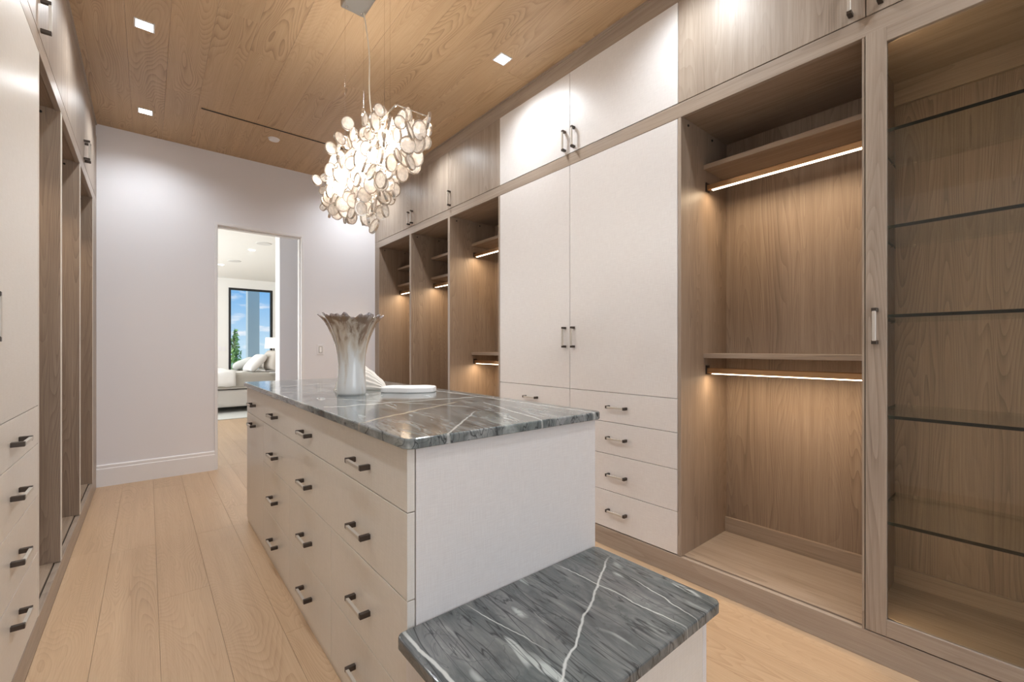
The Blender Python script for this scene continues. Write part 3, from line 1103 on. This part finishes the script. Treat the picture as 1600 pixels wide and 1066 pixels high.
# shared disc and rim meshes
bm = bmesh.new()
n = 20
prf = [(0.0, 0.0045), (0.5, 0.004), (0.85, 0.0028), (1.0, 0.001)]
RD = 0.030
top = [bm.verts.new((0, 0.0045, 0))]
rings = []
for sgn in (1, -1):
    cvt = bm.verts.new((0, sgn * 0.0045, 0)) if sgn < 0 else top[0]
    prev = None
    for (q, hh) in prf[1:]:
        rg = [bm.verts.new((RD * q * math.cos(2 * math.pi * k / n), sgn * hh, RD * q * math.sin(2 * math.pi * k / n))) for k in range(n)]
        if prev is None:
            for k in range(n):
                bm.faces.new((cvt, rg[k], rg[(k + 1) % n]))
        else:
            for k in range(n):
                bm.faces.new((prev[k], rg[k], rg[(k + 1) % n], prev[(k + 1) % n]))
        prev = rg
bmesh.ops.recalc_face_normals(bm, faces=bm.faces)
disc_me = bpy.data.meshes.new('glass_disc')
bm.to_mesh(disc_me)
bm.free()
disc_me.materials.append(M_PEARL)
for p in disc_me.polygons:
    p.use_smooth = True
bm = bmesh.new()
rg = []
for k in range(n):
    a = 2 * math.pi * k / n
    ring = []
    for (dr_, dy) in ((0.0, -0.005), (0.0040, -0.005), (0.0040, 0.005), (0.0, 0.005)):
        rr = RD + dr_
        ring.append(bm.verts.new((rr * math.cos(a), dy, rr * math.sin(a))))
    rg.append(ring)
for k in range(n):
    a, b = rg[k], rg[(k + 1) % n]
    for q in range(4):
        bm.faces.new((a[q], a[(q + 1) % 4], b[(q + 1) % 4], b[q]))
bmesh.ops.recalc_face_normals(bm, faces=bm.faces)
rim_me = bpy.data.meshes.new('rim')
bm.to_mesh(rim_me)
bm.free()
rim_me.materials.append(plain('polished nickel rim', rgb(206, 196, 186), 0.2, 0.75))
RC = random.Random(21)


def zlow(y):
    s = abs(y - 2.18)
    return 1.82 + 0.30 * s if y > 2.18 else 1.82 + 0.42 * s


def ztop(y):
    return 2.29 - 0.13 * max(0, 2.05 - y) / 0.4 - 0.06 * max(0, y - 2.4) / 0.4


spots = []
tries = 0
while len(spots) < 235 and tries < 30000:
    tries += 1
    y = RC.uniform(1.66, 2.92)
    z = RC.uniform(1.8, 2.32)
    lo, hi = zlow(y), ztop(y)
    if not (lo < z < hi):
        continue
    e = min(1.0, (2.92 - y) / 0.35, (y - 1.55) / 0.25)
    zz = (z - 1.8) / 0.52
    hw = (0.05 + 0.09 * zz) * max(0.45, e)
    x = CX + RC.uniform(-hw, hw)
    p = Vector((x, y, z))
    if all((p - q).length > 0.043 for q in spots):
        spots.append(p)
spots += [Vector((0.885, 2.16, 1.80)), Vector((0.865, 2.42, 1.90)), Vector((0.90, 2.06, 1.86)), Vector((0.86, 2.56, 1.97)), Vector((0.85, 2.70, 2.05))]
spots += [Vector(q) for q in ((0.84, 1.97, 2.275), (0.90, 1.84, 2.225), (0.955, 1.79, 2.185), (0.87, 1.76, 2.20), (0.81, 1.90, 2.235), (0.80, 2.08, 2.29), (0.94, 1.93, 2.235),
                                (0.955, 2.03, 2.24), (0.81, 2.62, 2.26), (0.86, 2.74, 2.235), (0.79, 2.80, 2.20), (0.80, 2.44, 2.28))]
strings = bmesh.new()
for p in spots:
    s = RC.uniform(0.72, 1.08)
    rot = (RC.uniform(-0.35, 0.35), RC.uniform(-0.3, 0.3), RC.uniform(-1.5, 1.5))
    d = place('glass_disc', disc_me, p, t, rot)
    d.scale = (s, 1, s * RC.uniform(1.05, 1.3))
    r = bpy.data.objects.new('rim', rim_me)
    COL.objects.link(r)
    r.parent = d
    top_z = FZ if p.z < FZ else FZ
    if abs(p.z - FZ) > 0.05:
        add_tube(strings, [(p.x, p.y, p.z + (0.03 if p.z < FZ else -0.03)), (p.x * 0.6 + CX * 0.4, p.y, top_z)], 0.0009, 4)
st = finish('stem', strings, M_CHROME, t)
st['kind'] = 'stuff'
for k in range(7):
    y = 1.80 + 0.15 * k
    bm = bmesh.new()
    bmesh.ops.create_uvsphere(bm, u_segments=12, v_segments=8, radius=0.016)
    bmesh.ops.scale(bm, verts=bm.verts, vec=(1, 1, 1.5))
    bmesh.ops.translate(bm, verts=bm.verts, vec=(CX, y, 2.14 - 0.03 * (k % 2)))
    finish('bulb', bm, M_BULB, t, smooth=True)
    if k % 2 == 0:
        lamp('chandelier_glow', 'POINT', (CX, y * 0.85 + 0.33, 2.12), 10.5, (1.0, 0.96, 0.90), size=0.05)

# ================================================================= CEILING FITTINGS
GD = 'square recessed downlights in the wood ceiling'


def downlight(x, y, label, watt=31.5, vis=True):
    t = thing('downlight', label, 'ceiling light', (x, y, ZC), GD)
    a = 0.047
    bm = bmesh.new()
    for (x0, x1, y0, y1) in ((-a, a, -a, -a + 0.008), (-a, a, a - 0.008, a), (-a, -a + 0.008, -a + 0.008, a - 0.008), (a - 0.008, a, -a + 0.008, a - 0.008)):
        add_box(bm, x + x0, x + x1, y + y0, y + y1, ZC - 0.005, ZC - 0.0005)
    finish('trim_ring', bm, M_TRIMW, t)
    box('lens', x - a + 0.008, x + a - 0.008, y - a + 0.008, y + a - 0.008, ZC - 0.004, ZC - 0.002, M_LENS, t)
    lamp('downlight_beam', 'SPOT', (x, y, ZC - 0.012), watt, (0.91, 0.96, 1.0), size=0.04, spot_size=math.radians(150), spot_blend=0.9)


downlight(-0.015, 3.36, 'left square downlight in ceiling, nearer of the two by left cupboards')
downlight(-0.015, 4.58, 'left square downlight in ceiling, the one close to the white end wall')
downlight(1.79, 2.25, 'square downlight in ceiling near the white upper doors')
downlight(1.80, 3.457, 'square downlight in ceiling peeping out right of the chandelier')
downlight(1.80, 4.66, 'square downlight in ceiling hidden behind the chandelier near the end wall')
HL = 'square recessed downlight in the row above or behind the viewpoint'
for yy in (2.14, 0.92, -0.3, -1.5):
    downlight(-0.015, yy, HL)
for yy in (1.05, -0.15, -1.35):
    downlight(1.79, yy, HL)

bm = bmesh.new()
add_disc(bm, (0.88, 4.438), [0.048, 0.040], ZC - 0.001, ZC - 0.014, 28)
o = finish('smoke_detector', bm, M_TRIMW, smooth=False)
tag(o, 'small round white sensor on the wood ceiling, between doorway and slot vent', 'smoke detector')
t = thing('slot_vent', 'narrow dark slot air vent across the wood ceiling', 'vent', (0.95, 4.235, ZC))
bm = bmesh.new()
for ya, yb in ((4.214, 4.222), (4.246, 4.254)):
    add_box(bm, 0.325, 1.62, ya, yb, ZC - 0.003, ZC - 0.0005)
add_box(bm, 0.317, 0.325, 4.214, 4.254, ZC - 0.003, ZC - 0.0005)
add_box(bm, 1.62, 1.628, 4.214, 4.254, ZC - 0.003, ZC - 0.0005)
finish('frame', bm, W_CE, t)
box('slot', 0.325, 1.62, 4.222, 4.246, ZC - 0.0015, ZC - 0.0005, M_DARK, t)

# light switch
t = thing('light_switch', 'white light switch on the end wall right of the doorway', 'switch', (1.473, YB, 1.105))
box('plate', 1.437, 1.509, YB - 0.006, YB, 1.105, 1.220, M_TRIMW, t, 0.002)
box('bezel', 1.456, 1.490, YB - 0.0075, YB - 0.006, 1.128, 1.197, plain('grey bezel', rgb(120, 116, 112), 0.5), t)
box('rocker', 1.460, 1.486, YB - 0.011, YB - 0.0075, 1.132, 1.193, plain('white switch', rgb(250, 250, 250), 0.3), t, 0.001)

# ================================================================= BEDROOM
BY = 14.1
BXL, BXR = -1.7, 4.6
bz = 3.08
struct('ceiling_bedroom', BXL - 0.2, BXR + 0.2, YB + 0.15, BY + 0.2, bz, bz + 0.15, M_BWALL)
bm = bmesh.new()
for (xa, xb, za, zb) in ((BXL, 1.69, 0, bz), (2.76, BXR, 0, bz), (1.69, 2.76, 2.83, bz), (1.69, 2.76, 0, 0.45)):
    add_box(bm, xa, xb, BY, BY + 0.2, za, zb)
o = finish('wall_bedroom_far', bm, M_BWALL)
o['kind'] = 'structure'
struct('wall_bedroom_right', BXR, BXR + 0.15, YB + 0.15, BY + 0.2, 0, bz, M_BWALL)
bm = bmesh.new()
for (ya, yb, za, zb) in ((YB + 0.15, 7.0, 0, bz), (13.0, BY, 0, bz), (7.0, 13.0, 2.8, bz), (7.0, 13.0, 0, 0.35)):
    add_box(bm, BXL - 0.15, BXL, ya, yb, za, zb)
o = finish('wall_bedroom_left', bm, M_BWALL)
o['kind'] = 'structure'
struct('wall_bedroom_near', 1.317, BXR, 6.3, 6.55, 0, bz, M_WALL)
struct('wall_bedroom_entry', WR + 0.15, BXR, YB, YB + 0.15, 0, bz, M_WALL)
struct('wall_bedroom_corner', BXL - 0.15, WL - 0.15, YB, YB + 0.15, 0, bz, M_WALL)
t = thing('window_1', None, None, (2.225, BY, 0.45))
t['kind'] = 'structure'
bm = bmesh.new()
f_ = 0.055
add_box(bm, 1.69, 1.69 + f_, BY - 0.01, BY + 0.08, 0.45, 2.83)
add_box(bm, 2.76 - f_, 2.76, BY - 0.01, BY + 0.08, 0.45, 2.83)
add_box(bm, 1.69 + f_, 2.76 - f_, BY - 0.01, BY + 0.08, 2.83 - f_, 2.83)
add_box(bm, 1.69 + f_, 2.76 - f_, BY - 0.01, BY + 0.08, 0.45, 0.45 + f_)
finish('window_frame', bm, M_BLACK, t)
box('glass_pane', 1.69 + f_, 2.76 - f_, BY + 0.03, BY + 0.036, 0.45 + f_, 2.83 - f_, M_GLASS, t)
# curtain track shadow box in the ceiling corner
struct('trim_16', 2.86, 4.5, 12.2, 12.32, bz - 0.06, bz, M_BWALL)

# bed
t = thing('bed', 'low upholstered bed with grey blanket seen through the doorway', 'bed', (1.3, 10.3, 0))


def soft_box(name, x0, x1, y0, y1, z0, z1, rad, mat, parent, sub=2, jitter=0.0, seed=1):
    bm = bmesh.new()
    add_box(bm, x0, x1, y0, y1, z0, z1)
    bmesh.ops.subdivide_edges(bm, edges=bm.edges, cuts=6, use_grid_fill=True)
    c = Vector(((x0 + x1) / 2, (y0 + y1) / 2, (z0 + z1) / 2))
    hx = Vector(((x1 - x0) / 2, (y1 - y0) / 2, (z1 - z0) / 2))
    for v in bm.verts:
        p = v.co - c
        q = Vector([max(-hx[i] + rad, min(hx[i] - rad, p[i])) for i in range(3)])
        dd = p - q
        if dd.length > 1e-6:
            p = q + dd.normalized() * rad
        if jitter:
            p += noise.noise_vector(p * 6 + Vector((seed, 0, 0))) * jitter
        v.co = c + p
    return finish(name, bm, mat, parent, smooth=True)


soft_box('bed_frame', 0.2, 2.35, 9.3, 11.25, 0.11, 0.42, 0.03, M_BED, t)
bm = bmesh.new()
for xx in (0.4, 2.15):
    for yy in (9.5, 11.0):
        add_tube(bm, [(xx, yy, 0.0125), (xx, yy, 0.13)], 0.03, 10)
finish('feet', bm, M_DARK, t)['kind'] = 'stuff'
soft_box('mattress', 0.24, 2.34, 9.34, 11.2, 0.42, 0.722, 0.06, M_SHEET, t)
soft_box('blanket', 0.5, 1.95, 9.295, 11.24, 0.44, 0.725, 0.06, M_BLANK, t, jitter=0.012)
soft_box('headboard', 2.36, 2.46, 9.3, 11.25, 0.0125, 1.15, 0.03, M_BED, t)
bm = bmesh.new()
NXT = 16
prof_t = [(9.262, 0.50), (9.258, 0.58), (9.262, 0.66), (9.275, 0.725), (9.33, 0.752), (9.5, 0.758), (9.9, 0.756), (10.4, 0.758), (10.9, 0.754)]
outer, inner = [], []
for i in range(NXT + 1):
    x = 0.45 + 0.77 * i / NXT
    ro, ri = [], []
    for k, (y, z) in enumerate(prof_t):
        wv = 0.008 * math.sin(i * 1.3 + k) + 0.006 * math.sin(i * 0.6 - k * 1.7)
        zz = z + wv - (0.015 * (i / NXT) if k == 0 else 0)
        yy = y - (abs(wv) if k < 3 else 0)
        ro.append(bm.verts.new((x, yy, zz)))
        ri.append(bm.verts.new((x, yy + (0.018 if k < 4 else 0), zz - (0.016 if k >= 3 else 0))))
    outer.append(ro)
    inner.append(ri)
m_ = len(prof_t)
for i in range(NXT):
    for k in range(m_ - 1):
        bm.faces.new((outer[i][k], outer[i + 1][k], outer[i + 1][k + 1], outer[i][k + 1]))
        bm.faces.new((inner[i][k + 1], inner[i + 1][k + 1], inner[i + 1][k], inner[i][k]))
    bm.faces.new((outer[i][0], inner[i][0], inner[i + 1][0], outer[i + 1][0]))
    bm.faces.new((outer[i][-1], outer[i + 1][-1], inner[i + 1][-1], inner[i][-1]))
for e_, rev in ((0, 0), (NXT, 1)):
    for k in range(m_ - 1):
        bm.faces.new((outer[e_][k], outer[e_][k + 1], inner[e_][k + 1], inner[e_][k]))
bmesh.ops.recalc_face_normals(bm, faces=bm.faces)
o = finish('throw', bm, M_SHEET, smooth=True)
tag(o, 'white throw folded over the foot of the bed', 'throw')


def pillow(cx, cy, cz, w, h, d, lean, turn, mat, label):
    bm = bmesh.new()
    n = 14
    grid = {}
    for s in (1, -1):
        for i in range(n + 1):
            for j in range(n + 1):
                u, v_ = 2 * i / n - 1, 2 * j / n - 1
                th = (max(0, 1 - u ** 4) * max(0, 1 - v_ ** 4)) ** 0.5
                k = 1 - 0.07 * (1 - abs(u) ** 2) * abs(v_) ** 3 - 0.0
                k2 = 1 - 0.07 * (1 - abs(v_) ** 2) * abs(u) ** 3
                if s < 0 and (i in (0, n) or j in (0, n)):
                    grid[(s, i, j)] = grid[(1, i, j)]
                    continue
                grid[(s, i, j)] = bm.verts.new((u * w / 2 * k2, s * d / 2 * th, v_ * h / 2 * k))
    for s in (1, -1):
        for i in range(n):
            for j in range(n):
                q = [grid[(s, i, j)], grid[(s, i + 1, j)], grid[(s, i + 1, j + 1)], grid[(s, i, j + 1)]]
                if s > 0:
                    q = q[::-1]
                bm.faces.new(q)
    bmesh.ops.rotate(bm, verts=bm.verts, cent=(0, 0, 0), matrix=__import__('mathutils').Matrix.Rotation(lean, 3, 'X'))
    bmesh.ops.rotate(bm, verts=bm.verts, cent=(0, 0, 0), matrix=__import__('mathutils').Matrix.Rotation(turn, 3, 'Z'))
    lo = min(v.co.z for v in bm.verts)
    bmesh.ops.translate(bm, verts=bm.verts, vec=(cx, cy, cz - lo))
    o = finish('pillow', bm, mat, smooth=True)
    return tag(o, label, 'pillow', 'pillows on the bed')


H90 = math.pi / 2
pillow(1.60, 9.72, 0.728, 0.46, 0.42, 0.17, -0.75, -H90 + 0.15, M_SHEET, 'white pillow leaning on the bed in front of the taupe one')
pillow(1.90, 9.62, 0.728, 0.46, 0.42, 0.22, -0.22, -H90 + 0.25, M_CUSH, 'plump taupe pillow standing on the bed beside the doorway edge')
pillow(2.18, 9.75, 0.728, 0.50, 0.44, 0.18, -0.15, -H90, M_SHEET, 'white pillow at the head of bed behind the taupe one')
pillow(1.55, 10.62, 0.728, 0.56, 0.44, 0.18, -1.15, -H90 - 0.2, M_SAGE, 'pale grey pillow lying flat on the bed below the window')
pillow(1.98, 10.45, 0.728, 0.56, 0.46, 0.20, -0.5, -H90 + 0.1, M_CUSH, 'grey pillow leaning behind the white one under the window')

t = thing('nightstand', 'small pale nightstand beside the bed holding the lamp', 'nightstand', (2.28, 11.6, 0))
box('body', 2.03, 2.53, 11.38, 11.82, 0.12, 0.55, M_BED, t, 0.004)
bm = bmesh.new()
for xx in (2.07, 2.49):
    for yy in (11.42, 11.78):
        add_tube(bm, [(xx, yy, 0.0), (xx, yy, 0.12)], 0.015, 8)
finish('leg', bm, M_DARK, t)['kind'] = 'stuff'
t = thing('table_lamp', 'table lamp with white drum shade beside the bed', 'lamp', (2.30, 11.6, 0.55))
bm = bmesh.new()
add_tube(bm, [(2.30, 11.6, 0.551), (2.30, 11.6, 0.57)], 0.08, 20)
add_tube(bm, [(2.30, 11.6, 0.57), (2.30, 11.6, 0.65), (2.30, 11.6, 0.85), (2.30, 11.6, 1.0), (2.30, 11.6, 1.24)], [0.02, 0.09, 0.10, 0.02, 0.012], 20)
finish('base', bm, M_BLACK, t, smooth=True)
bm = bmesh.new()
add_tube(bm, [(2.30, 11.6, 1.175), (2.30, 11.6, 1.425)], [0.19, 0.175], 32, cap=False)
add_tube(bm, [(2.30, 11.6, 1.175), (2.30, 11.6, 1.425)], [0.186, 0.171], 32, cap=False)
finish('lamp_shade', bm, M_SHADE, t, smooth=True)
o = box('rug', -0.5, 2.9, 8.55, 11.2, 0.0005, 0.012, M_RUG, None, 0.004)
tag(o, 'pale grey rug under the bed', 'rug')
for i, (x, y, l) in enumerate(((1.62, 9.0, 'white round ceiling speaker nearer the doorway in the bedroom'), (1.45, 11.2, 'white round ceiling speaker farther away above the bed'))):
    bm = bmesh.new()
    add_disc(bm, (x, y), [0.13, 0.12], bz - 0.001, bz - 0.010, 28)
    o = finish('ceiling_speaker', bm, plain('speaker grille', rgb(214, 214, 212), 0.7))
    tag(o, l, 'speaker', 'round ceiling speakers in the bedroom')
for (x, y, l) in ((1.55, 9.75, 'bedroom ceiling downlight next to the nearer speaker'), (1.28, 11.9, 'small bedroom ceiling downlight near the far wall')):
    bm = bmesh.new()
    add_disc(bm, (x, y), [0.05, 0.05], bz - 0.001, bz - 0.006, 24)
    o = finish('bedroom_downlight', bm, M_LENS)
    tag(o, l, 'ceiling light', 'bedroom downlights')
t = thing('wall_switch', 'pair of white switch plates on the bedroom window wall', 'switch', (1.52, BY, 1.1))
for xx in (1.47, 1.56):
    box('plate', xx, xx + 0.06, BY - 0.008, BY, 1.1, 1.22, M_TRIMW, t)

# outside
tag(box('outside_column', 2.42, 2.74, 15.9, 16.25, -6.0, 4.2, M_CONC), 'square grey stucco column standing outside the bedroom window', 'column')
o = box('ground', -150, 150, 15, 330, -6.2, -6.0, M_GRASS)
o['kind'] = 'structure'


def leaf_mat():
    m, t, b = newmat('leaves')
    v = coords(t, (4, 4, 4))
    t.links.new(color_ramp(t, noise_tex(t, v, 1.0, 2.0), [(0.35, rgb(96, 134, 62)), (0.55, rgb(160, 192, 98)), (0.72, rgb(206, 222, 140))]), b.inputs['Base Color'])
    b.inputs['Roughness'].default_value = 0.7
    return m


M_LEAF = leaf_mat()
M_BARK = plain('bark', rgb(92, 80, 66), 0.9)


def tree(x, y, z0, h, rad, label, seed):
    rr = random.Random(seed)
    t = thing('tree', label, 'tree', (x, y, z0), 'trees outside the bedroom window')
    bm = bmesh.new()
    add_tube(bm, [(x, y, z0), (x + 0.05, y, z0 + h * 0.5), (x, y, z0 + h * 0.97)], [0.13, 0.09, 0.02], 8)
    finish('trunk', bm, M_BARK, t)
    bm = bmesh.new()
    for i in range(2600):
        f = rr.random() ** 0.8
        zz = z0 + h * (0.35 + 0.65 * (1 - f))
        ang = rr.uniform(0, 2 * math.pi)
        lump = 0.75 + 0.35 * math.sin(zz * 5 + seed) * math.cos(ang * 3)
        q = rad * (0.12 + f) * lump * math.sqrt(rr.random())
        c = Vector((x + q * math.cos(ang), y + q * math.sin(ang), zz + rr.uniform(-.1, .1)))
        s = rr.uniform(0.04, 0.09)
        d1 = Vector((rr.uniform(-1, 1), rr.uniform(-1, 1), rr.uniform(-1, 1))).normalized()
        d2 = d1.orthogonal().normalized()
        bm.faces.new([bm.verts.new(c + d1 * s), bm.verts.new(c + d2 * s * .5), bm.verts.new(c - d1 * s), bm.verts.new(c - d2 * s * .5)])
    o = finish('foliage', bm, M_LEAF, t)
    o['kind'] = 'stuff'


tree(2.68, 20.5, -6.0, 7.85, 0.75, 'bright green young tree outside the window, left of the column', 3)
tree(4.75, 21.0, -6.0, 8.3, 1.1, 'dark green tree outside the window, right of the column', 8)
